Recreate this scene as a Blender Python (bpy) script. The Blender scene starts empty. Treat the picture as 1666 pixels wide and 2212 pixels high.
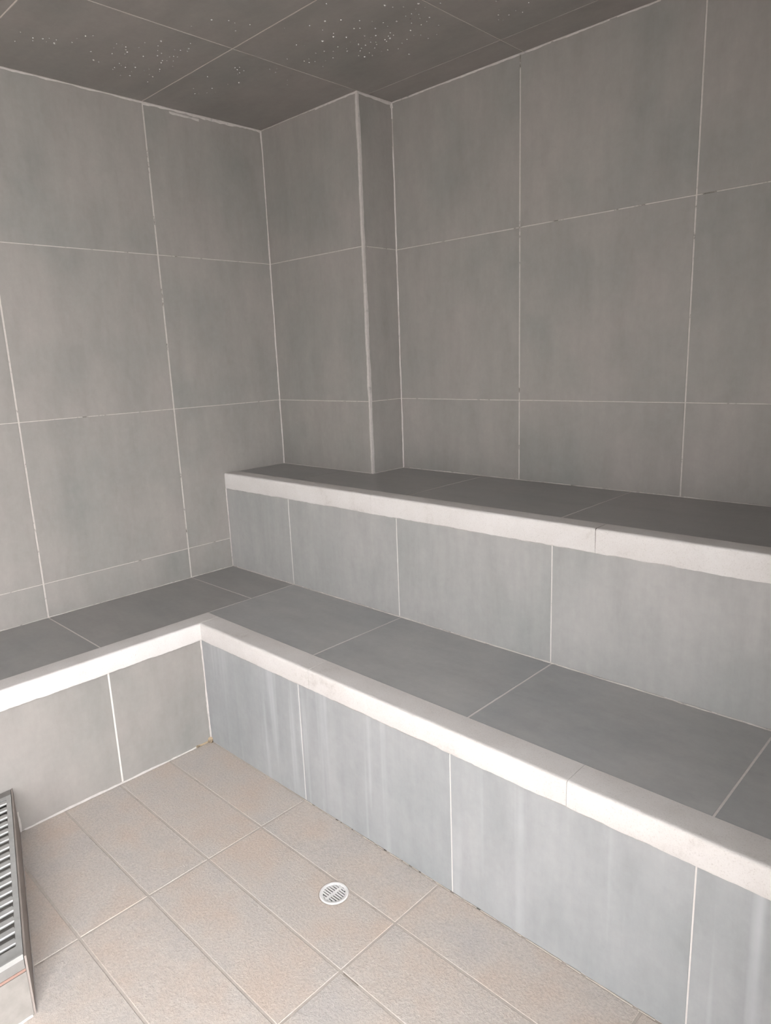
import bpy, bmesh, math, random
from mathutils import Vector, Matrix
random.seed(7)
S = bpy.context.scene
COL = S.collection

# ---------------------------------------------------------------- camera
cam_d = bpy.data.cameras.new('camera')
cam = bpy.data.objects.new('camera', cam_d)
COL.objects.link(cam)
cam_d.sensor_fit = 'VERTICAL'
cam_d.sensor_height = 36.0
cam_d.lens = 36.0 * 1499.16 / 2212.0
cam_d.clip_start = 0.01
RT = Vector((0.7225663045, 0.6902185862, -0.0386812460))
DN = Vector((0.1227564237, -0.1831721473, -0.9753865003))
FW = Vector((-0.6803152181, 0.7000330475, -0.2170827868))
CAM = Vector((2.6209212, -2.0213218, 1.3689058))
m = Matrix.Identity(4)
for i in range(3):
    m[i][0] = RT[i]; m[i][1] = -DN[i]; m[i][2] = -FW[i]; m[i][3] = CAM[i]
cam.matrix_world = m
S.camera = cam


S.view_settings.view_transform = 'Standard'
S.view_settings.look = 'None'
S.view_settings.gamma = 1.0
S.view_settings.use_curve_mapping = False
S.view_settings.exposure = 1.90
S.cycles.use_denoising = True
S.cycles.sample_clamp_indirect = 8.0
S.cycles.max_bounces = 12
S.cycles.diffuse_bounces = 6
W = bpy.data.worlds.new('sky'); S.world = W; W.use_nodes = True
bg = W.node_tree.nodes['Background']
bg.inputs[0].default_value = (0.95, 0.95, 0.96, 1)
bg.inputs[1].default_value = 4.6          # overcast daylight, entering by the doorway behind the viewer
# ---------------------------------------------------------------- measures
H = 2.342; ZC = 1.796; ZB = 1.196; ZA = 0.6015; Z1 = 0.471; Z1C = 0.408; Z2 = 0.8978; Z2C = 0.8304
Y0 = -1.149; Y1 = -0.547; YT = 0.057; D = 0.1897; PW = 0.5934
XM = 0.438; XK = 0.515; XR = 0.496; YM1 = -0.743; YK1 = -0.823; YR1 = -0.814
YM2 = -0.2705; YK2 = -0.3365; YR2 = -0.3335
XE = 2.75; YF = -3.50                      # far ends of the room behind the viewer
DY0, DY1, DH = -3.40, -1.70, 2.30         # doorway in the right wall, behind the viewer

def upto(lst, end):
    """Joint lines short of the end of the room, then the end itself."""
    return [a for a in lst if a < end - 0.03] + [end]

# ---------------------------------------------------------------- materials
def new_mat(name):
    mt = bpy.data.materials.new(name); mt.use_nodes = True
    nt = mt.node_tree
    b = nt.nodes['Principled BSDF']
    return mt, nt, b
def nd(nt, typ, **kw):
    n = nt.nodes.new(typ)
    for k, v in kw.items(): setattr(n, k, v)
    return n
def ramp(nt, fac, stops):
    r = nd(nt, 'ShaderNodeValToRGB')
    e = r.color_ramp.elements
    while len(e) < len(stops): e.new(0.5)
    for i, (p, c) in enumerate(stops):
        e[i].position = p; e[i].color = (c[0], c[1], c[2], 1) if len(c) == 3 else c
    nt.links.new(fac, r.inputs[0])
    return r.outputs[0]
def noise(nt, vec, scale, detail=3, rough=0.55):
    n = nd(nt, 'ShaderNodeTexNoise')
    n.inputs['Scale'].default_value = scale; n.inputs['Detail'].default_value = detail; n.inputs['Roughness'].default_value = rough
    nt.links.new(vec, n.inputs['Vector'])
    return n.outputs['Fac']
def mixc(nt, fac, a, b, mode='MIX'):
    mx = nd(nt, 'ShaderNodeMix', data_type='RGBA', blend_type=mode)
    if isinstance(fac, (int, float)): mx.inputs[0].default_value = fac
    else: nt.links.new(fac, mx.inputs[0])
    for s, v in ((6, a), (7, b)):
        if isinstance(v, tuple): mx.inputs[s].default_value = (*v, 1)
        else: nt.links.new(v, mx.inputs[s])
    return mx.outputs[2]
def coords(nt, stretch=None, shift=True):
    g = nd(nt, 'ShaderNodeNewGeometry')
    v = g.outputs['Position']
    if shift:
        oi = nd(nt, 'ShaderNodeObjectInfo')
        mu = nd(nt, 'ShaderNodeVectorMath', operation='SCALE'); mu.inputs[0].default_value = (13.1, 7.7, 5.3)
        nt.links.new(oi.outputs['Random'], mu.inputs['Scale'])
        ad = nd(nt, 'ShaderNodeVectorMath', operation='ADD')
        nt.links.new(v, ad.inputs[0]); nt.links.new(mu.outputs[0], ad.inputs[1]); v = ad.outputs[0]
    if stretch:
        st = nd(nt, 'ShaderNodeVectorMath', operation='MULTIPLY'); st.inputs[1].default_value = stretch
        nt.links.new(v, st.inputs[0]); v = st.outputs[0]
    return v
def bump(nt, b, h, strength, dist):
    bp = nd(nt, 'ShaderNodeBump'); bp.inputs['Strength'].default_value = strength; bp.inputs['Distance'].default_value = dist
    nt.links.new(h, bp.inputs['Height']); nt.links.new(bp.outputs[0], b.inputs['Normal'])

def tile_material(name, lo, mid, hi, stretch, rough=0.42, streaks=0.0):
    mt, nt, b = new_mat(name)
    v = coords(nt); vs = coords(nt, stretch)
    n1 = noise(nt, v, 2.6, 6, 0.62)
    c1 = ramp(nt, n1, [(0.30, lo), (0.5, mid), (0.70, hi)])
    n2 = noise(nt, vs, 3.2, 5, 0.65)
    c2 = ramp(nt, n2, [(0.3, (0.40, 0.40, 0.40)), (0.5, (0.5, 0.5, 0.5)), (0.72, (0.60, 0.595, 0.59))])
    c = mixc(nt, 0.42, c1, c2, 'OVERLAY')
    n3 = noise(nt, v, 42, 4, 0.7)
    c3 = ramp(nt, n3, [(0.3, (0.45, 0.45, 0.45)), (0.7, (0.55, 0.55, 0.55))])
    c = mixc(nt, 0.35, c, c3, 'OVERLAY')
    if streaks:
        sv = coords(nt, (26, 26, 0.9))
        n4 = noise(nt, sv, 1.0, 2, 0.5)
        m4 = ramp(nt, n4, [(0.56, (0, 0, 0)), (0.74, (streaks,) * 3)])
        n5 = noise(nt, v, 2.0, 2, 0.5)
        m5 = ramp(nt, n5, [(0.34, (0, 0, 0)), (0.52, (1, 1, 1))])
        mm = mixc(nt, 1.0, m4, m5, 'MULTIPLY')
        c = mixc(nt, mm, c, (0.62, 0.63, 0.66))
    nt.links.new(c, b.inputs['Base Color'])
    rr = nd(nt, 'ShaderNodeMapRange'); rr.inputs[3].default_value = rough - 0.07; rr.inputs[4].default_value = rough + 0.10
    nt.links.new(n1, rr.inputs[0]); nt.links.new(rr.outputs[0], b.inputs['Roughness'])
    b.inputs['Specular IOR Level'].default_value = 0.4
    bump(nt, b, n3, 0.05, 0.002)
    return mt
GL, GM, GH = (0.234, 0.228, 0.217), (0.269, 0.252, 0.238), (0.299, 0.272, 0.258)
M_WALL = tile_material('grey_concrete_tile_wall', GL, GM, GH, (4, 4, 1.0))
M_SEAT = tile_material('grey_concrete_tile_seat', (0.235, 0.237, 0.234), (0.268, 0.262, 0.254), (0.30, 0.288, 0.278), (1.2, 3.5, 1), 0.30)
M_SEAT_LIT = tile_material('grey_concrete_tile_low_seat_lit', (0.292, 0.298, 0.302), (0.330, 0.328, 0.326), (0.365, 0.358, 0.350), (1.2, 3.5, 1), 0.30)  # lit copy of the seat tile: daylight on this leg put into the colour
M_RISER_LIT = tile_material('grey_concrete_tile_riser_lit', (0.275, 0.285, 0.288), (0.308, 0.314, 0.317), (0.340, 0.342, 0.345), (5, 5, 1), 0.40, 0.30)  # skylight's paler, cooler cast put into the tile colour; streaks are deposits
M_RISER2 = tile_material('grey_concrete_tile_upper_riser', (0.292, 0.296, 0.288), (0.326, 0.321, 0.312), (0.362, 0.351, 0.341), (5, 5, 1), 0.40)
M_CEIL = tile_material('grey_concrete_tile_ceiling', GL, GM, GH, (1, 3, 1))

def grout_material(name, light, dark, amount):
    mt, nt, b = new_mat(name)
    v = coords(nt, shift=False)
    n = noise(nt, v, 14, 5, 0.7)
    c = ramp(nt, n, [(amount - 0.05, dark), (amount + 0.04, light)])
    n2 = noise(nt, v, 90, 2, 0.6)
    c = mixc(nt, 0.25, c, ramp(nt, n2, [(0.3, (0.35,) * 3), (0.7, (0.6,) * 3)]), 'OVERLAY')
    nt.links.new(c, b.inputs['Base Color']); b.inputs['Roughness'].default_value = 0.85
    bump(nt, b, n2, 0.3, 0.001)
    return mt
M_GROUT = grout_material('pale_grout', (0.47, 0.43, 0.405), (0.17, 0.155, 0.14), 0.385)
M_CGROUT = grout_material('light_ceiling_grout', (0.70, 0.64, 0.60), (0.45, 0.41, 0.38), 0.30)
M_BGROUT = grout_material('light_bench_grout', (0.60, 0.565, 0.54), (0.33, 0.30, 0.28), 0.31)
M_BEAD = grout_material('pale_sealant', (0.47, 0.435, 0.415), (0.32, 0.30, 0.285), 0.36)
M_FGROUT = grout_material('sand_grout', (0.43, 0.385, 0.345), (0.36, 0.32, 0.285), 0.38)
M_GRIME = grout_material('grime', (0.24, 0.21, 0.18), (0.09, 0.08, 0.07), 0.5)
M_OCHRE = grout_material('ochre_sealant', (0.36, 0.28, 0.19), (0.08, 0.06, 0.045), 0.50)
M_COPPER = grout_material('red_brown_strip', (0.26, 0.16, 0.13), (0.20, 0.125, 0.10), 0.4)

def floor_material():
    mt, nt, b = new_mat('beige_textured_floor_tile')
    v = coords(nt)
    n1 = noise(nt, v, 5.5, 5, 0.6)
    c = ramp(nt, n1, [(0.28, (0.445, 0.415, 0.395)), (0.48, (0.485, 0.437, 0.398)), (0.68, (0.50, 0.418, 0.36))])
    n2 = noise(nt, v, 150, 4, 0.75)
    c = mixc(nt, 0.6, c, ramp(nt, n2, [(0.28, (0.36,) * 3), (0.72, (0.62,) * 3)]), 'OVERLAY')
    nt.links.new(c, b.inputs['Base Color']); b.inputs['Roughness'].default_value = 0.7
    b.inputs['Specular IOR Level'].default_value = 0.3
    bump(nt, b, n2, 0.55, 0.004)
    return mt
M_FLOOR = floor_material()

def coping_material():
    mt, nt, b = new_mat('off_white_cement_coping')
    v = coords(nt, shift=False)
    n1 = noise(nt, v, 7, 5, 0.65)
    c = ramp(nt, n1, [(0.27, (0.46, 0.425, 0.40)), (0.40, (0.575, 0.545, 0.525)), (0.7, (0.62, 0.595, 0.58))])
    n2 = noise(nt, v, 320, 3, 0.8)
    c = mixc(nt, 0.8, c, ramp(nt, n2, [(0.28, (0.30,) * 3), (0.42, (0.5,) * 3), (0.8, (0.54,) * 3)]), 'OVERLAY')
    nt.links.new(c, b.inputs['Base Color']); b.inputs['Roughness'].default_value = 0.9
    b.inputs['Specular IOR Level'].default_value = 0.2
    bump(nt, b, n2, 0.25, 0.002)
    return mt
M_COPE = coping_material()

def plain(name, c, rough, metal=0.0):
    mt, nt, b = new_mat(name)
    v = coords(nt)
    n = noise(nt, v, 30, 4, 0.6)
    lo = tuple(x * 0.86 for x in c); hi = tuple(min(1, x * 1.1) for x in c)
    nt.links.new(ramp(nt, n, [(0.3, lo), (0.7, hi)]), b.inputs['Base Color'])
    b.inputs['Roughness'].default_value = rough; b.inputs['Metallic'].default_value = metal
    return mt
M_STEEL = plain('galvanised_steel', (0.40, 0.40, 0.39), 0.36, 0.35)
M_TRAYF = plain('dull_steel', (0.20, 0.19, 0.18), 0.55, 0.1)
M_GLINT = plain('painted_glint_steel', (0.78, 0.78, 0.77), 0.25, 0.25)  # pale base colour paints the bright glint along the slat edges
M_TRAY = plain('dark_tray_steel', (0.20, 0.19, 0.18), 0.5, 0.2)
M_DRAIN = plain('white_plastic', (0.66, 0.645, 0.635), 0.35)
M_DARK = plain('dark_drain_cup', (0.09, 0.087, 0.084), 0.7)
M_PLINTH = plain('pale_beige_tile', (0.225, 0.208, 0.192), 0.45)
M_PSIDE = plain('brown_grey_tile_edge', (0.24, 0.205, 0.185), 0.6)
M_TERRACE = plain('pale_paving', (0.45, 0.43, 0.40), 0.8)
M_PLASTER = plain('grey_wall_finish', (0.26, 0.25, 0.24), 0.6)
def water():
    mt, nt, b = new_mat('water')
    b.inputs['Transmission Weight'].default_value = 0.5
    b.inputs['IOR'].default_value = 1.33; b.inputs['Roughness'].default_value = 0.03
    b.inputs['Coat Weight'].default_value = 1.0; b.inputs['Coat IOR'].default_value = 1.6; b.inputs['Coat Roughness'].default_value = 0.08
    v = coords(nt); nt.links.new(ramp(nt, noise(nt, v, 5), [(0, (0.66, 0.64, 0.62)), (1, (0.76, 0.74, 0.72))]), b.inputs['Base Color'])  # milky base colour stands in for light focused inside the clear drop
    return mt
M_WATER = water()

# ---------------------------------------------------------------- helpers
def obj(name, mesh, mat, parent=None, loc=(0, 0, 0), rot=(0, 0, 0)):
    o = bpy.data.objects.new(name, mesh); COL.objects.link(o)
    if mat and not mesh.materials: mesh.materials.append(mat)
    o.rotation_euler = rot
    if parent:
        o.parent = parent
        o.location = Vector(loc) - parent_origin(parent)
    else:
        o.location = loc
    return o
def parent_origin(p):
    v = Vector(p.location)
    while p.parent: p = p.parent; v += p.location
    return v
def tag(o, label=None, cat=None, group=None, kind=None):
    if label: o['label'] = label
    if cat: o['category'] = cat
    if group: o['group'] = group
    if kind: o['kind'] = kind
    return o
def empty(name, loc):
    o = bpy.data.objects.new(name, None); COL.objects.link(o); o.location = loc; o.empty_display_size = 0.1
    return o
def mesh_from(verts, faces, name='mesh', smooth=False):
    me = bpy.data.meshes.new(name); me.from_pydata([tuple(v) for v in verts], [], faces); me.update()
    bm = bmesh.new(); bm.from_mesh(me); bmesh.ops.recalc_face_normals(bm, faces=bm.faces); bm.to_mesh(me); bm.free()
    if smooth:
        for p in me.polygons: p.use_smooth = True
    return me
def box_mesh(x0, y0, z0, x1, y1, z1):
    v = [(x, y, z) for x in (x0, x1) for y in (y0, y1) for z in (z0, z1)]
    f = [(0, 1, 3, 2), (4, 6, 7, 5), (0, 4, 5, 1), (2, 3, 7, 6), (0, 2, 6, 4), (1, 5, 7, 3)]
    return mesh_from(v, f)
def boxes_mesh(lst):
    V, F = [], []
    for (x0, y0, z0, x1, y1, z1) in lst:
        b = len(V)
        V += [(x, y, z) for x in (x0, x1) for y in (y0, y1) for z in (z0, z1)]
        F += [tuple(b + i for i in f) for f in [(0, 1, 3, 2), (4, 6, 7, 5), (0, 4, 5, 1), (2, 3, 7, 6), (0, 2, 6, 4), (1, 5, 7, 3)]]
    return mesh_from(V, F)

TT = 0.008                                   # tile thickness
_cache = {}
def slab(poly, t, ch):
    """Tile from a flat outline (2-D, counter-clockwise), front at z = 0 with a chamfered rim, body below."""
    n = len(poly); P = [Vector(p) for p in poly]
    ins = []
    for i in range(n):
        a, b, c = P[i - 1], P[i], P[(i + 1) % n]
        e1 = (b - a).normalized(); e2 = (c - b).normalized()
        n1 = Vector((-e1.y, e1.x)); n2 = Vector((-e2.y, e2.x))
        ins.append(b + (n1 + n2) * (ch / (1 + n1.dot(n2))))
    V = [(p.x, p.y, 0) for p in ins] + [(p.x, p.y, -ch) for p in P] + [(p.x, p.y, -t) for p in P]
    F = [tuple(range(n)), tuple(reversed(range(2 * n, 3 * n)))]
    for i in range(n):
        j = (i + 1) % n
        F += [(i, n + i, n + j, j), (n + i, 2 * n + i, 2 * n + j, n + j)]
    return mesh_from(V, F, 'tile')
FRAMES = {  # face normal -> rotation taking local x,y,z to plane axes u,v and the normal
    '+x': Matrix(((0, 0, 1), (1, 0, 0), (0, 1, 0))),     # u = y, v = z
    '-y': Matrix(((1, 0, 0), (0, 0, -1), (0, 1, 0))),    # u = x, v = z
    '+z': Matrix(((1, 0, 0), (0, 1, 0), (0, 0, 1))),     # u = x, v = y
    '-z': Matrix(((1, 0, 0), (0, -1, 0), (0, 0, -1))),   # u = x, v = -y
    '+y': Matrix(((-1, 0, 0), (0, 0, 1), (0, 1, 0))),    # u = -x, v = z
    '-x': Matrix(((0, 0, -1), (-1, 0, 0), (0, 1, 0))),   # u = -y, v = z
}
def tile(parent, face, plane, u0, u1, v0, v1, mat, gap=0.0018, t=TT, ch=0.0008, name='tile', poly=None, proud=0.0, gu=None):
    """A tile on the plane, between joints u0..u1, v0..v1 (u, v are world axes: see FRAMES)."""
    gu = gap if gu is None else gu
    R = FRAMES[face]; cu, cv = (u0 + u1) / 2, (v0 + v1) / 2
    if poly is None:
        w, h = round(u1 - u0 - 2 * gu, 4), round(v1 - v0 - 2 * gap, 4)
        key = (w, h, t, ch, mat.name)
        if key not in _cache:
            _cache[key] = slab([(-w / 2, -h / 2), (w / 2, -h / 2), (w / 2, h / 2), (-w / 2, h / 2)], t, ch)
        me = _cache[key]
    else:
        me = slab([(a - cu, b - cv) for a, b in poly], t, ch)
    ax = {'x': 0, 'y': 1, 'z': 2}[face[1]]; sg = 1 if face[0] == '+' else -1
    c = [0, 0, 0]
    others = [i for i in range(3) if i != ax]
    c[others[0]] = cu; c[others[1]] = cv; c[ax] = plane + sg * proud
    o = obj(name, me, mat, parent, c, R.to_euler())
    return o
# bead of sealant in an inside corner (or around an outside edge): ragged strip with depth
def bead(parent, A, B, d1, d2, w1, w2, mat=None, step=0.012, rag=0.35, name='grout_bead', outside=False, lift=0.0015, gaps=0.0):
    A, B, d1, d2 = Vector(A), Vector(B), Vector(d1), Vector(d2)
    L = (B - A).length; n = max(3, int(L / step)); V, F = [], []
    k1 = k2 = 1.0
    prev = None
    for i in range(n + 1):
        p = A.lerp(B, i / n)
        k1 += (1 - k1) * 0.25 + random.uniform(-rag, rag) * 0.6; k2 += (1 - k2) * 0.25 + random.uniform(-rag, rag) * 0.6
        k1 = min(max(k1, 0.25), 2.2); k2 = min(max(k2, 0.25), 2.2)
        skip = gaps and random.random() < gaps
        if outside:
            nn = -(d1 + d2)                                  # outward off the edge
            q = [p + d1 * w1 * k1 - d2 * lift, p - (d1 + d2) * lift, p + d2 * w2 * k2 - d1 * lift, p + (d1 + d2) * 0.004]
        else:
            q = [p + d1 * w1 * k1 + d2 * lift * 0.3, p + (d1 * w1 * k1 + d2 * w2 * k2) * 0.30 + (d1 + d2) * lift, p + d2 * w2 * k2 + d1 * lift * 0.3, p - (d1 + d2) * 0.0008]
        b = len(V); V += q
        if prev is not None and not skip:
            for a in range(4):
                F.append((prev + a, prev + (a + 1) % 4, b + (a + 1) % 4, b + a))
        prev = b
    me = mesh_from(V, F, 'bead')
    return obj(name, me, mat or M_BEAD, parent)

# ---------------------------------------------------------------- room shell
RC = 0.0013                                   # depth of the joints
wall_left = tag(obj('wall_left', box_mesh(-0.12, YF, -0.02, -RC, D + 0.12, H + 0.03), M_GROUT), 'grey tiled wall on the left behind the lower bench', 'wall', kind='structure')
wall_back = tag(obj('wall_back', box_mesh(-RC, D + RC, -0.02, XE, D + 0.12, H + 0.03), M_GROUT), 'grey tiled wall behind the upper bench', 'wall', kind='structure')
wall_pillar = tag(obj('wall_pillar', box_mesh(-RC, RC, Z2 - RC, PW - RC, D + RC, H + 0.03), M_GROUT), 'tiled pillar boxed out in the far corner', 'pillar', kind='structure')
ceiling = tag(obj('ceiling', box_mesh(-0.12, YF, H + RC, XE, D + 0.12, H + 0.12), M_CGROUT), 'dark grey tiled ceiling wet with droplets', 'ceiling', kind='structure')
DR = (1.4045, -1.0208, 0.0385)                # floor drain: x, y, radius
def ring_hole_floor():
    V, F = [], []
    hx = 0.12
    n = 40
    cx, cy, r = DR[0], DR[1], 0.0335
    z = -0.0013
    # square frame with a round hole, then plain strips around it
    for i in range(n):
        a = 2 * math.pi * i / n + math.pi / 4
        c, s = math.cos(a), math.sin(a)
        k = hx / max(abs(c), abs(s))
        V += [(cx + r * c, cy + r * s, z), (cx + k * c, cy + k * s, z), (cx + r * c, cy + r * s, z - 0.05)]
    for i in range(n):
        j = (i + 1) % n
        F += [(3 * i, 3 * i + 1, 3 * j + 1, 3 * j), (3 * i, 3 * j, 3 * j + 2, 3 * i + 2)]
    def q(x0, y0, x1, y1):
        b = len(V); V.extend([(x0, y0, z), (x1, y0, z), (x1, y1, z), (x0, y1, z)]); F.append((b, b + 1, b + 2, b + 3))
    X0, X1, Ya, Yb = -0.12, XE, YF, D + 0.12
    q(X0, Ya, cx - hx, Yb); q(cx + hx, Ya, X1, Yb); q(cx - hx, Ya, cx + hx, cy - hx); q(cx - hx, cy + hx, cx + hx, Yb)
    b = len(V); V.extend([(X0, Ya, z - .05), (X1, Ya, z - .05), (X1, Yb, z - .05), (X0, Yb, z - .05)]); F.append((b, b + 1, b + 2, b + 3))
    return mesh_from(V, F)
floor = tag(obj('floor', ring_hole_floor(), M_FGROUT), 'beige textured tile floor with sand coloured joints', 'floor', kind='structure')
def wall_with_gap(name, label, axis, a0, a1, c0, c1, g0, g1, gh):
    """Wall along an axis from a0 to a1, thickness c0..c1, with an opening g0..g1 up to gh."""
    parts = []
    for (p, q, z0, z1) in ((a0, g0, -0.02, H + 0.1), (g1, a1, -0.02, H + 0.1), (g0, g1, gh, H + 0.1)):
        parts.append((p, c0, z0, q, c1, z1) if axis == 'x' else (c0, p, z0, c1, q, z1))
    return tag(obj(name, boxes_mesh(parts), M_PLASTER), label, 'wall', kind='structure')
wall_front = tag(obj('wall_front', box_mesh(-0.12, YF - 0.10, -0.02, XE + 0.10, YF, H + 0.1), M_PLASTER), 'front wall behind the viewer', 'wall', kind='structure')
wall_right = wall_with_gap('wall_right', 'right end wall with an open doorway behind the viewer', 'y', YF, D + 0.12, XE, XE + 0.10, DY0, DY1, DH)
terrace = tag(obj('terrace_paving', boxes_mesh([(XE, -12, -0.10, 14, 7, -0.006), (-9, -12, -0.10, XE, YF, -0.006)]), M_TERRACE), 'pale paving outside the doorway', 'paving', kind='structure')

# wall tiles
zr = [Z1, ZA, ZB, ZC, H]
yl = [YF, -2.955, -2.353, -1.751, Y0, Y1, 0.0]
for i in range(6):
    for j in range(4):
        a, b = yl[i], yl[i + 1]
        if j == 0 and i == 5: b = YR2
        tile(wall_left, '+x', 0, a, b, zr[j], zr[j + 1], M_WALL, gap=0.0016, gu=0.0030, proud=random.uniform(-0.0003, 0.0003))
zb_ = [Z2, ZB, ZC, H]
for j in range(3):
    tile(wall_pillar, '-y', 0, 0.0, PW, zb_[j], zb_[j + 1], M_WALL)
    tile(wall_pillar, '+x', PW, 0.0, D, zb_[j], zb_[j + 1], M_WALL)
xb_ = upto([PW, 1.183, 1.7865, 2.390, 2.993], XE)
for i in range(len(xb_) - 1):
    for j in range(3):
        tile(wall_back, '-y', D, xb_[i], xb_[i + 1], zb_[j], zb_[j + 1], M_WALL, gap=0.0016, gu=0.0024)
# ceiling tiles
xc_ = upto([0, PW, 1.1946, 1.7965, 2.399, 3.0], XE); yc_ = [YF, -2.955, -2.353, -1.751, Y0, Y1]
for i in range(len(xc_) - 1):
    for j in range(5):
        tile(ceiling, '-z', H, xc_[i], xc_[i + 1], yc_[j], yc_[j + 1], M_CEIL, gap=0.0022)
    if i == 0:
        tile(ceiling, '-z', H, 0, PW, Y1, 0, M_CEIL, gap=0.0018)
    else:
        tile(ceiling, '-z', H, xc_[i], xc_[i + 1], Y1, YT, M_CEIL, gap=0.0014)
        tile(ceiling, '-z', H, xc_[i], xc_[i + 1], YT, D, M_CEIL, gap=0.0012)
# floor tiles
xf = upto([XR, 1.0398, 1.5925, 2.1430, 2.697], XE)
yf = [YR1, -0.9869, -1.1705, -1.3525, -1.5360, -1.720, -1.904, -2.088, -2.272, -2.456, -2.64, -2.824, -3.008, -3.192, -3.376, YF]
for i in range(len(xf) - 1):
    for j in range(len(yf) - 1):
        u0, u1, v1, v0 = xf[i], xf[i + 1], yf[j], yf[j + 1]
        g = 0.0030
        poly = None
        if u0 < DR[0] < u1 and (abs(DR[1] - v0) < DR[2] or abs(DR[1] - v1) < DR[2] or v0 < DR[1] < v1):
            cx, cy, r = DR[0], DR[1], DR[2] + 0.0022
            a0, a1, b0, b1 = u0 + g, u1 - g, v0 + g, v1 - g
            poly = [(a0, b0)]
            # bottom side
            if abs(b0 - cy) < r and cy < b0:
                h = math.sqrt(r * r - (b0 - cy) ** 2)
                t0 = math.atan2(b0 - cy, -h); t1 = math.atan2(b0 - cy, h)
                poly += [(cx + r * math.cos(t0 + (t1 - t0) * k / 16), cy + r * math.sin(t0 + (t1 - t0) * k / 16)) for k in range(17)]
            poly += [(a1, b0), (a1, b1)]
            if abs(b1 - cy) < r and cy <= b1:
                h = math.sqrt(r * r - (b1 - cy) ** 2)
                t0 = math.atan2(b1 - cy, h); t1 = math.atan2(b1 - cy, -h) - 2 * math.pi
                poly += [(cx + r * math.cos(t0 + (t1 - t0) * k / 30), cy + r * math.sin(t0 + (t1 - t0) * k / 30)) for k in range(31)]
            poly += [(a0, b1)]
            if len(poly) == 4: poly = None
        tile(floor, '+z', 0, u0, u1, v0, v1, M_FLOOR, gap=g, ch=0.0011, poly=poly, proud=random.uniform(-0.0004, 0.0004))
# sealant beads
EX, EY, EZ = Vector((1, 0, 0)), Vector((0, 1, 0)), Vector((0, 0, 1))
bead(wall_left, (0, YF, H), (0, Y1, H), EX, -EZ, 0.0015, 0.006)
bead(wall_left, (0, Y1, H), (0, 0, H), EX, -EZ, 0.002, 0.009, rag=0.5)
bead(wall_left, (0, Y1 + 0.11, H - 0.012), (0, Y1 + 0.24, H - 0.014), EX * 0.4, -EZ, 0.001, 0.008, rag=0.6)
bead(wall_left, (0, 0, Z2), (0, 0, H), EX, -EY, 0.003, 0.005)
bead(wall_pillar, (PW, 0, Z2), (PW, 0, H), -EX, EY, 0.009, 0.010, outside=True, rag=0.22)
bead(wall_pillar, (0, 0, H), (PW * 0.6, 0, H), -EY, -EZ, 0.001, 0.004, gaps=0.12)
bead(wall_pillar, (PW * 0.6, 0, H), (PW, 0, H), -EY, -EZ, 0.002, 0.007)
bead(wall_pillar, (PW, 0, H), (PW, D, H), EX, -EZ, 0.002, 0.010)
bead(wall_pillar, (PW, D, Z2), (PW, D, H - 0.16), EX, -EY, 0.004, 0.004)
bead(wall_pillar, (PW, D, H - 0.14), (PW, D, H - 0.07), EX, -EY, 0.002, 0.002, gaps=0.3)
bead(wall_pillar, (PW, D, H - 0.06), (PW, D, H - 0.018), EX, -EY, 0.004, 0.005)
bead(wall_pillar, (PW, D, H - 0.022), (PW, D, H), EX, -EY, 0.008, 0.009, rag=0.5)
bead(wall_back, (PW, D, H), (1.30, D, H), -EY, -EZ, 0.002, 0.006)
bead(wall_back, (1.20, D, H), (XE, D, H), -EY, -EZ, 0.002, 0.005, gaps=0.1)
bead(wall_back, (PW, D, Z2), (XE, D, Z2), -EY, EZ, 0.003, 0.003, gaps=0.15)

# ---------------------------------------------------------------- benches
def coping(parent, A, B, out, w, h, z, seed, overlap=0.0):
    """Cement nosing from A to B (top inner line at z), running out by w and down by h, lower edge ragged."""
    rnd = random.Random(seed)
    A, B, out = Vector(A), Vector(B), Vector(out)
    L = (B - A).length; n = max(2, int(L / 0.007)); V, F = [], []
    r = 0.0045
    j1 = j2 = 0.0
    prof_n = None
    for i in range(n + 1):
        p = A.lerp(B, i / n)
        j1 = j1 * 0.72 + rnd.uniform(-1, 1) * 0.0007
        if rnd.random() < 0.03: j1 += rnd.uniform(-0.0015, 0.0015)
        j2 = j2 * 0.9 + rnd.uniform(-1, 1) * 0.00025
        pr = [(0.0, -0.010), (0.0, 0.0012), (0.012, 0.0018), (w * 0.5, 0.0016), (w - r * 2.2 + j2, 0.0014), (w - r + j2, 0.0010), (w - r * 0.3 + j2, -r * 0.25), (w + j2, -r), (w + j2, -r * 2.2), (w + j2 * 1.2, -h * 0.5), (w + j2, -h + 0.004 + j1), (w - 0.002, -h + j1), (w - 0.014, -h + j1)]
        prof_n = len(pr)
        b = len(V)
        for a, c in pr: V.append(p + out * a + EZ * (z + c))
        if i:
            for k in range(prof_n):
                kk = (k + 1) % prof_n
                F.append((b - prof_n + k, b - prof_n + kk, b + kk, b + k))
    F.append(tuple(range(prof_n))); F.append(tuple(reversed(range(len(V) - prof_n, len(V)))))
    me = mesh_from(V, F, 'coping')
    for p in me.polygons: p.use_smooth = len(p.vertices) == 4
    me.set_sharp_from_angle(angle=math.radians(62))
    return obj('coping', me, M_COPE, parent)

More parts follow.
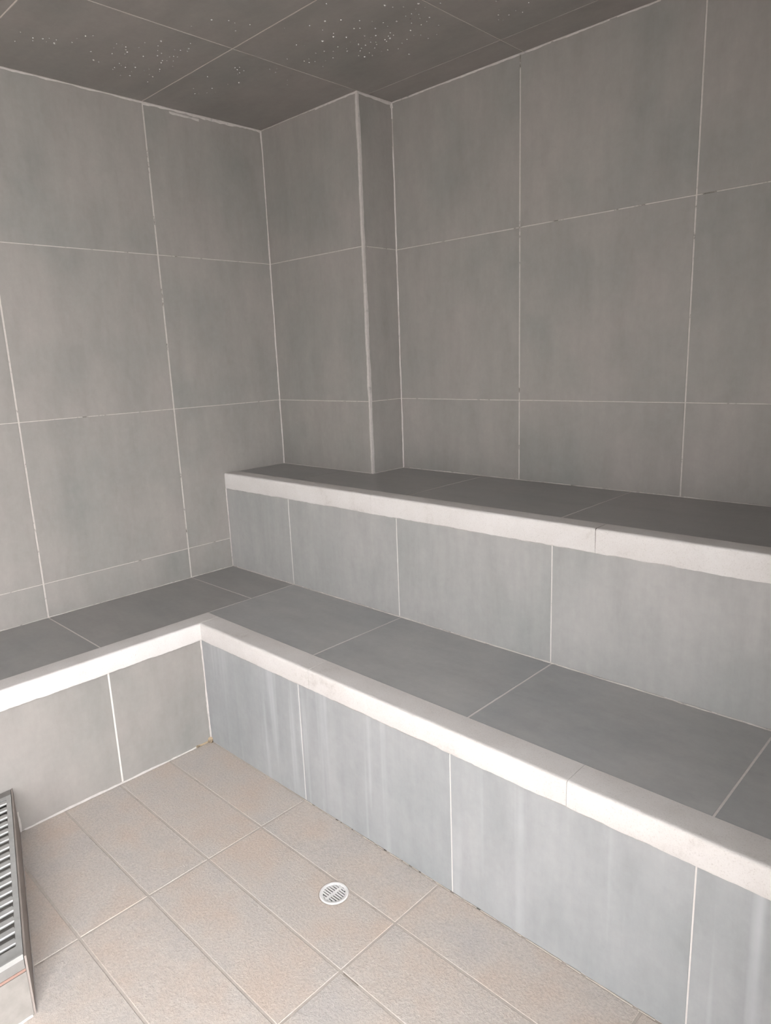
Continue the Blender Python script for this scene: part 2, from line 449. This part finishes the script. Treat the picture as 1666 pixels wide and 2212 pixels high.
# upper bench ------------------------------------------------------
up = tag(empty('tiled_bench', (1.6, -0.1, Z1)), 'upper grey tiled bench with a straight off-white edge along the back wall', 'bench')
obj('core', box_mesh(0.0006, YR2 + RC, Z1, XE - 0.001, D - 0.0008, Z2 - 0.0006), M_BGROUT, up)
sx = upto([0.0, 0.426, 1.0222, 1.625, 2.228, 2.83], XE - 0.002)
for i in range(len(sx) - 1):
    u0, u1 = sx[i], sx[i + 1]; g = 0.0018
    if i == 0:
        tile(up, '+z', Z2, u0, u1, YM2, 0, M_SEAT, name='seat_tile', gap=0.0020)
    elif i == 1:
        poly = [(u0 + g, YM2 + g), (u1 - g, YM2 + g), (u1 - g, D - g), (PW + g, D - g), (PW + g, -g), (u0 + g, -g)]
        tile(up, '+z', Z2, u0, u1, YM2, D, M_SEAT, name='seat_tile', poly=poly)
    else:
        tile(up, '+z', Z2, u0, u1, YM2, D, M_SEAT, name='seat_tile', gap=0.0020)
rx = upto([0.0, 0.438, 1.0298, 1.634, 2.237, 2.84], XE - 0.002)
for i in range(len(rx) - 1):
    tile(up, '-y', YR2, rx[i], rx[i + 1], Z1, Z2C + 0.01, M_RISER2, name='riser_tile')
jx = upto([0.001, 0.912, 1.767, 2.622], XE - 0.001)
for i in range(len(jx) - 1):
    coping(up, (jx[i] + (0.0006 if i else 0), YM2, 0), (jx[i + 1] - 0.0006, YM2, 0), (0, -1, 0), YM2 - YK2, Z2 - Z2C, Z2, 11 + i)
tag(obj('crack', box_mesh(jx[2] - 0.0007, YK2 - 0.0003, Z2C + 0.014, jx[2] + 0.0007, YM2 - 0.012, Z2 + 0.0019), M_GRIME, up), 'dark crack across the off-white edge')
bead(up, (0.0, YR2, Z1), (XE - 0.01, YR2, Z1), -EY, EZ, 0.004, 0.003, gaps=0.12)
bead(up, (0.0, YR2, Z1), (0.0, YR2, Z2C), EX, -EY, 0.003, 0.003, gaps=0.1)

# lower bench ------------------------------------------------------
lo = tag(empty('tiled_bench', (0.9, -0.6, 0.0)), 'lower L-shaped grey tiled bench with an off-white edge, in front of the upper bench', 'bench')
cv = boxes_mesh([(0.0006, YF + 0.001, 0, XR - RC, YR2 - 0.0006, Z1 - 0.0006), (XR - RC, YR1 + RC, 0, XE - 0.001, YR2 - 0.0006, Z1 - 0.0006), (0.0006, YR2 - 0.0006, 0, XE - 0.001, D - 0.0008, Z1 - 0.0006)])
obj('core', cv, M_BGROUT, lo)
tile(lo, '+z', Z1, 0, XM, Y1, YR2, M_SEAT, name='seat_tile', gap=0.0020)
for a, b in ((Y0, Y1), (-1.751, Y0), (-2.353, -1.751), (-2.955, -2.353), (YF, -2.955)):
    tile(lo, '+z', Z1, 0, XM, a, b, M_SEAT, name='seat_tile', gap=0.0020)
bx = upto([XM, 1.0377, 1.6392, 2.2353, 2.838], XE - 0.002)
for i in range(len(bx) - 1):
    tile(lo, '+z', Z1, bx[i], bx[i + 1], YM1, YR2, M_SEAT_LIT, name='seat_tile', gap=0.0020)
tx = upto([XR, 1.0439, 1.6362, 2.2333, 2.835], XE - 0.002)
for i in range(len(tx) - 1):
    tile(lo, '-y', YR1, tx[i], tx[i + 1], 0, Z1C + 0.012, M_RISER_LIT, name='riser_tile')
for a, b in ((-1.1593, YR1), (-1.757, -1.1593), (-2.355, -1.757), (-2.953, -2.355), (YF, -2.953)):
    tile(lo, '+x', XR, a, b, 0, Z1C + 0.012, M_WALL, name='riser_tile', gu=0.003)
cj = upto([XM, 1.1078, 1.9633, 2.818], XE - 0.001)
for i in range(len(cj) - 1):
    a = cj[i] + (0.0006 if i else XK - XM - 0.002)
    coping(lo, (a, YM1, 0), (cj[i + 1] - 0.0006, YM1, 0), (0, -1, 0), YM1 - YK1, Z1 - Z1C, Z1, 21 + i)
for i, (a, b) in enumerate(((YM1, -1.62), (-1.621, -2.48), (-2.481, YF + 0.001))):
    coping(lo, (XM, b, 0), (XM, a, 0), (1, 0, 0), XK - XM, Z1 - Z1C, Z1, 31 + i)
bead(lo, (XR, YR1, 0.01), (XR, YR1, Z1C), EX, -EY, 0.004, 0.004, rag=0.5)
bead(lo, (XR, -1.475, 0), (XR, YR1 - 0.06, 0), EX, EZ, 0.003, 0.006, rag=0.3)
bead(lo, (XR + 0.05, YR1, 0), (XE - 0.01, YR1, 0), -EY, EZ, 0.003, 0.002, gaps=0.2, mat=M_FGROUT)
bead(lo, (0, YF, Z1), (0, Y1 - 0.3, Z1), EX, EZ, 0.002, 0.003, gaps=0.3)
bead(lo, (0, Y1 - 0.3, Z1), (0, YR2, Z1), EX, EZ, 0.002, 0.003, gaps=0.4)
# rotten ochre sealant at the foot of the inner corner
def blob(name, parent, c, r, mat, sq=(1, 1, 0.7)):
    bm = bmesh.new(); bmesh.ops.create_icosphere(bm, subdivisions=2, radius=1)
    for v in bm.verts:
        k = 1 + random.uniform(-0.25, 0.25)
        v.co = Vector((v.co.x * sq[0], v.co.y * sq[1], v.co.z * sq[2])) * r * k
    me = bpy.data.meshes.new('blob'); bm.to_mesh(me); bm.free()
    return obj(name, me, mat, parent, c)
tag(blob('sealant_lump', lo, (XR + 0.004, YR1 - 0.004, 0.006), 0.010, M_OCHRE, (1, 1, 1.3)), 'crumbling ochre sealant in the corner')
bead(lo, (XR, YR1 - 0.065, 0), (XR, YR1, 0), EX, EZ, 0.005, 0.008, mat=M_OCHRE, rag=0.6, name='sealant_lump')
for k in range(22):
    x = random.choice([random.uniform(1.06, 1.75), random.uniform(1.06, 2.3)])
    l = random.uniform(0.004, 0.022)
    obj('grime_spot', box_mesh(-l / 2, -0.0016, 0, l / 2, 0.0005, 0.0014), M_GRIME, lo, (x, YR1 - 0.0005, 0.0003))

obj('grime_spot', box_mesh(1.602, -1.1716, -0.0012, 1.650, -1.1696, -0.0006), M_GRIME, floor)

# ---------------------------------------------------------------- floor drain
dr = tag(empty('floor_drain', (DR[0], DR[1], 0)), 'small round white plastic drain set in the beige floor', 'drain')
def lathe(profile, n=48):
    V, F = [], []
    m_ = len(profile)
    for i in range(n):
        a = 2 * math.pi * i / n
        for r, z in profile: V.append((r * math.cos(a), r * math.sin(a), z))
    for i in range(n):
        j = (i + 1) % n
        for k in range(m_):
            kk = (k + 1) % m_
            F.append((i * m_ + k, j * m_ + k, j * m_ + kk, i * m_ + kk))
    me = mesh_from(V, F, 'lathe')
    for p in me.polygons: p.use_smooth = True
    me.set_sharp_from_angle(angle=math.radians(35))
    return me
ro = DR[2]; ri = 0.0295
rim = obj('rim', lathe([(ro, -0.004), (ro, 0.0012), (ro - 0.0015, 0.0026), (ri + 0.002, 0.0026), (ri, 0.0014), (ri, -0.006), (ro - 0.006, -0.006)]), M_DRAIN, dr, (DR[0], DR[1], 0))
cup = obj('cup', lathe([(0.0325, -0.006), (0.0325, -0.038), (0.0004, -0.040), (0.0004, -0.037), (0.030, -0.035), (0.030, -0.006)], 24), M_DARK, dr, (DR[0], DR[1], 0))
# grate: bars along one way with a cross bar
ang = 0.0
def bar_mesh0(l, w, t): return box_mesh(-l / 2, -w / 2, -t, l / 2, w / 2, 0.0)
rot = (0, 0, ang)
grate = obj('grate', bar_mesh0(0.0075, 2 * ri, 0.003), M_DRAIN, dr, (DR[0], DR[1], 0.0016))
nb = 8; pitch = 2 * ri / (nb + 0.2)
def bar_mesh(l, w, t):
    return box_mesh(-l / 2, -w / 2, -t, l / 2, w / 2, 0.0)
for k in range(nb):
    off = (k - (nb - 1) / 2) * pitch
    h = math.sqrt(max(ri * ri - (abs(off) + 0.001) ** 2, 1e-6))
    c = Vector((0, off, 0)); c.rotate(Matrix.Rotation(ang, 3, 'Z'))
    obj('bar', bar_mesh(2 * h + 0.001, pitch * 0.50, 0.003), M_DRAIN, grate, (DR[0] + c.x, DR[1] + c.y, 0.0014), rot)

# ---------------------------------------------------------------- plinth with the steel steam grille
SX0, SY0 = XR + 0.0015, -1.4885
SX1, SY1 = 1.172, -1.6865
YB = -2.20                                     # hidden end
def prism(poly, z0, z1):
    n = len(poly)
    V = [(x, y, z0) for x, y in poly] + [(x, y, z1) for x, y in poly]
    F = [tuple(reversed(range(n))), tuple(range(n, 2 * n))] + [(i, (i + 1) % n, n + (i + 1) % n, n + i) for i in range(n)]
    return mesh_from(V, F)
sd = Vector((SX1 - SX0, SY1 - SY0, 0)).normalized(); sn = Vector((-sd.y, sd.x, 0))       # along the side, outward
if sn.y < 0: sn = -sn
def off(x, d):                                   # y on the side line shifted inward by d
    t = (x - SX0) / (SX1 - SX0)
    return SY0 + (SY1 - SY0) * t - d / abs(sn.y)
pl = tag(empty('tiled_plinth', (0.85, -1.9, 0)), 'low tiled plinth on the floor at the lower left, carrying the steel grille', 'plinth')
ZP = 0.116
obj('core', prism([(SX0, off(SX0, 0.0046)), (SX1 - 0.009, off(SX1 - 0.009, 0.0046)), (SX1 - 0.009, YB), (SX0, YB)][::-1], 0.0008, ZP - 0.001), M_GROUT, pl)
obj('side_panel', prism([(SX0, off(SX0, 0)), (SX1 - 0.0005, off(SX1, 0)), (SX1 - 0.0005, off(SX1, 0.0042)), (SX0, off(SX0, 0.0042))][::-1], 0.0008, 0.152), M_PSIDE, pl)
for a, b in ((-1.99, off(SX1, 0.0048)), (YB, -1.992)):
    obj('front_tile', box_mesh(SX1 - 0.0085, a, 0.0012, SX1, b, ZP - 0.002), M_PLINTH, pl)
bead(pl, (SX0, SY0, 0.0005), (SX1, SY1, 0.0005), sn, EZ, 0.0025, 0.0012, gaps=0.1)
bead(pl, (SX1, SY1 - 0.008, 0.0005), (SX1, YB, 0.0005), EX, EZ, 0.004, 0.004)
bead(pl, (SX0, SY0, 0.001), (SX0, SY0, 0.07), EX, sn, 0.003, 0.004, rag=0.6)
st = obj('joint_strip', box_mesh(SX1 - 0.010, YB, ZP - 0.0015, SX1 - 0.002, off(SX1, 0.0048), ZP + 0.0045), M_COPPER, pl)
tag(st, 'red-brown strip under the steel tray')

gr = tag(empty('steam_grille', (0.85, -1.9, ZP)), 'galvanised steel slatted steam grille in a tray on the tiled plinth', 'grille')
I0 = 0.0050                                      # inside the side panel
ZT0, ZT1 = ZP + 0.005, 0.158
def qp(x, d): return (x, off(x, d))
obj('tray_front', prism([(SX1 - 0.006, off(SX1, I0)), (SX1 - 0.003, off(SX1, I0)), (SX1 - 0.003, YB), (SX1 - 0.006, YB)][::-1], ZT0, ZT1), M_TRAYF, gr)
obj('tray_floor', prism([qp(SX0 + 0.002, I0 + .001), qp(SX1 - 0.007, I0 + .001), (SX1 - 0.007, YB), (SX0 + 0.002, YB)][::-1], ZT0, ZT0 + 0.002), M_TRAY, gr)
obj('tray_rim', prism([qp(SX0 + 0.001, I0), qp(SX0 + 0.030, I0), (SX0 + 0.030, YB), (SX0 + 0.001, YB)][::-1], 0.146, 0.151), M_TRAY, gr)
F0 = 0.0055; FW_ = 0.0125
obj('side_rail', prism([qp(SX0 + 0.031, F0), qp(SX1 - 0.004, F0), qp(SX1 - 0.004, F0 + FW_), qp(SX0 + 0.031, F0 + FW_)][::-1], 0.151, 0.1535), M_STEEL, gr)
obj('end_rail', prism([qp(SX0 + 0.031, F0 + FW_), qp(SX0 + 0.046, F0 + FW_), (SX0 + 0.046, YB), (SX0 + 0.031, YB)][::-1], 0.151, 0.1535), M_STEEL, gr)
obj('end_rail', prism([qp(SX1 - 0.040, F0 + FW_), qp(SX1 - 0.004, F0 + FW_), (SX1 - 0.004, YB), (SX1 - 0.040, YB)][::-1], 0.151, 0.1535), M_STEEL, gr)
obj('front_lip', prism([(SX1 - 0.0035, off(SX1, I0 + .001)), (SX1 + 0.001, off(SX1, I0 + .001)), (SX1 + 0.001, YB), (SX1 - 0.0035, YB)][::-1], 0.1585 - 0.011, 0.1600), M_STEEL, gr)
xs = SX0 + 0.050; k = 0
while xs < SX1 - 0.048:
    y1 = off(xs + 0.011, F0 + FW_ - 0.001)
    # slat bent down towards the wall: flat top with a turned-down leading edge
    w = 0.0150
    V = [(xs, y1, 0.1530), (xs + w, y1, 0.1530), (xs + w, y1, 0.1465), (xs + w - 0.0015, y1, 0.1465), (xs + w - 0.0015, y1, 0.1512), (xs, y1, 0.1512)]
    n = len(V); V2 = V + [(x, YB, z) for x, y, z in V]
    F = [tuple(range(n)), tuple(reversed(range(n, 2 * n)))] + [(i, (i + 1) % n, n + (i + 1) % n, n + i) for i in range(n)]
    sl = obj('slat', mesh_from(V2, F), M_STEEL, gr)
    E_ = [(xs + w + 0.0018 * math.sin(t * math.pi / 6), 0.1513 + 0.0018 * math.cos(t * math.pi / 6)) for t in range(7)]
    n = len(E_); V2 = [(x, y1, z) for x, z in E_] + [(x, YB, z) for x, z in E_]
    F = [tuple(range(n)), tuple(reversed(range(n, 2 * n)))] + [(i, (i + 1) % n, n + (i + 1) % n, n + i) for i in range(n)]
    obj('slat_glint_edge', mesh_from(V2, F), M_GLINT, sl)  # rounded pale edge added so every slat shows a bright line
    xs += 0.0348; k += 1

# ---------------------------------------------------------------- droplets hanging from the ceiling
DROPS = [(0.2164,-1.0683,0),(0.2881,-1.0774,0),(0.2724,-1.0369,0),(0.2559,-1.0305,0),(0.2857,-1.0135,1),(0.3004,-0.9996,0),(0.2732,-0.9975,0),(0.2789,-0.9762,1),(0.3044,-0.9806,0),(0.3179,-0.9391,0),(0.3537,-0.9395,0),(0.3849,-0.927,0),(0.4016,-0.9107,0),(0.2929,-0.8706,1),(0.2376,-0.8372,1),(0.2343,-0.8188,0),(0.3206,-0.8138,0),(0.361,-0.8273,0),(0.3961,-0.835,0),(0.4013,-0.819,0),(0.3925,-0.8041,0),(0.374,-0.795,0),(0.3608,-0.7844,1),(0.3426,-0.7827,0),(0.2646,-0.7643,0),(0.2546,-0.7515,0),(0.2682,-0.7431,0),(0.2491,-0.7348,0),(0.2913,-0.7254,0),(0.2695,-0.7106,1),(0.2307,-0.7032,0),(0.1953,-0.6922,1),(0.1762,-0.7168,0),(0.2252,-0.761,0),(0.2066,-0.7575,0),(0.4146,-0.7717,0),(0.4568,-0.7744,0),(0.365,-0.7314,0),(0.4315,-0.7175,0),(0.4632,-0.7337,0),(0.4994,-0.743,1),(0.4216,-0.6992,0),(0.3967,-0.6998,0),(0.3749,-0.6703,0),(0.3574,-0.6646,0),(0.3835,-0.6584,0),(0.4137,-0.6653,0),(0.4719,-0.6808,0),(0.4301,-0.648,0),(0.3942,-0.642,0),(0.355,-0.6215,0),(0.4258,-0.6584,0),(0.4795,-0.665,0),(0.488,-0.6446,0),(0.5069,-0.652,1),(0.5424,-0.6666,0),(0.2844,-0.6695,0),(0.2457,-0.6468,0),(0.1826,-0.6204,0),(0.3059,-0.6421,0),(0.2917,-0.6349,0),(0.2644,-0.6753,0),(0.2358,-0.6295,0),(0.715,-0.7024,1),(0.744,-0.6619,0),(0.7427,-0.6401,0),(0.7631,-0.6017,0),(0.7028,-0.6106,0),(0.6432,-0.7249,0),(0.473,-0.4783,0),(0.464,-0.4593,0),(0.4776,-0.4591,0),(0.4698,-0.4444,0),(0.4905,-0.4499,0),(0.4525,-0.4223,0),(0.4392,-0.4215,0),(0.4776,-0.4232,0),(0.3808,-0.3753,1),(0.3421,-0.397,0),(0.275,-0.4183,0),(0.2263,-0.4089,0),(0.2175,-0.3882,0),(0.2511,-0.3885,0),(0.2263,-0.3631,0),(0.2318,-0.4678,0),(0.1905,-0.4377,0),(0.2028,-0.4276,0),(0.1875,-0.2575,0),(0.3546,-0.4884,0),(0.4392,-0.343,0),(1.0052,-0.514,0),(1.1065,-0.3843,1),(1.1143,-0.359,0),(1.1353,-0.3369,0),(1.1766,-0.3197,1),(1.1741,-0.2878,0),(1.151,-0.3015,0),(1.1236,-0.2888,0),(1.1025,-0.2916,0),(1.1353,-0.2703,0),(1.1004,-0.2681,0),(1.064,-0.2888,1),(1.1211,-0.2495,0),(1.1445,-0.233,1),(1.1226,-0.2194,0),(1.0853,-0.2462,0),(1.0522,-0.213,1),(1.0972,-0.2163,0),(1.13,-0.1732,0),(1.0875,-0.1301,0),(1.0517,-0.1294,0),(1.0515,-0.1649,0),(1.0373,-0.1812,0),(1.2193,-0.2739,0),(0.9354,-0.0889,1),(0.9393,-0.1462,0),(0.9748,-0.167,0),(1.0033,-0.1749,0),(0.9953,-0.2288,0),(0.9996,-0.2479,0),(0.9801,-0.2358,0),(0.9736,-0.2224,1),(0.9574,-0.227,1),(1.0237,-0.2847,0),(1.0306,-0.3113,0),(0.9517,-0.2145,0),(0.8897,-0.1735,0),(0.911,-0.1665,0),(0.9899,-0.3039,0),(1.015,-0.343,0),(0.9933,-0.3743,0),(0.9597,-0.3398,0),(0.9473,-0.353,1),(0.9625,-0.4191,1),(0.9257,-0.4488,1),(0.8735,-0.4653,0),(0.8122,-0.511,0),(0.8214,-0.3682,1),(0.8825,-0.3775,0),(0.866,-0.3622,1),(0.8903,-0.3294,1),(0.9334,-0.2945,1),(0.9571,-0.2695,1),(0.9399,-0.2708,0),(0.9177,-0.2766,0),(0.8919,-0.2874,0),(0.8784,-0.267,1),(0.8738,-0.2977,0),(0.9152,-0.2484,0),(0.9262,-0.2356,0),(0.9151,-0.2218,0),(0.8886,-0.2453,1),(0.8652,-0.2402,0),(0.8468,-0.2288,0),(0.8943,-0.2087,0),(0.8564,-0.1956,0),(0.8488,-0.1745,0),(0.825,-0.1865,1),(0.8197,-0.2085,0),(0.8194,-0.2595,1),(0.8312,-0.2735,0),(0.822,-0.3042,0),(0.7889,-0.2939,0),(0.7708,-0.3162,1),(0.7413,-0.3276,0),(0.6456,-0.3701,1),(0.6925,-0.3151,0),(0.6902,-0.2866,0),(0.6728,-0.2975,0),(0.7181,-0.2648,0),(0.7506,-0.2603,0),(0.6776,-0.2401,0),(0.6704,-0.3167,0),(0.747,-0.4137,0),(0.7583,-0.3895,0),(0.878,-0.4164,0),(1.3312,-0.1616,0),(1.3087,-0.1144,0),(1.2892,-0.0902,0),(1.2727,-0.0636,0),(1.2794,-0.0509,0),(1.3104,-0.0659,0),(1.3375,-0.0717,0),(1.3462,-0.0496,0),(1.389,-0.0842,0),(0.5441,-0.363,0),(0.5634,-0.3492,0),(0.5345,-0.332,0),(0.5079,-0.2593,0),(0.4724,-0.2322,0),(0.4385,-0.342,0)]
def drop_mesh(r, h):
    V, F = [], []; n = 12; rings = [(1.0, 0.0), (0.97, 0.3), (0.82, 0.62), (0.55, 0.86), (0.25, 0.98)]
    for a, b in rings:
        for i in range(n):
            t = 2 * math.pi * i / n; V.append((r * a * math.cos(t), r * a * math.sin(t), -h * b))
    V.append((0, 0, -h)); V.append((0, 0, 0))
    for k in range(len(rings) - 1):
        for i in range(n):
            j = (i + 1) % n; F.append((k * n + i, k * n + j, (k + 1) * n + j, (k + 1) * n + i))
    b = (len(rings) - 1) * n
    for i in range(n):
        j = (i + 1) % n; F.append((b + i, b + j, len(V) - 2)); F.append((j, i, len(V) - 1))
    return mesh_from(V, F, 'drop', True)
DM = [[drop_mesh(0.0017 + 0.0004 * k, 0.0013 + 0.0003 * k) for k in range(3)], [drop_mesh(0.0030 + 0.0004 * k, 0.0023 + 0.0003 * k) for k in range(3)]]
def cluster(x, y):
    if x < PW and y < Y1: return 'the ceiling tile along the left wall'
    if x < PW: return 'the corner ceiling tile between left wall and pillar'
    if x > 1.1946: return 'the ceiling tile at the right, over the back wall'
    if y > Y1: return 'the ceiling tile in front of the pillar edge'
    return 'the ceiling tile at the top edge, nearest the viewer'
for x, y, big in DROPS:
    c = cluster(x, y)
    o = obj('water_droplet', random.choice(DM[big]), M_WATER, None, (x, y, H - 0.0001))
    tag(o, ('large' if big else 'small') + ' clear water droplet on ' + c, 'droplet', ('large' if big else 'small') + ' droplets on ' + c)
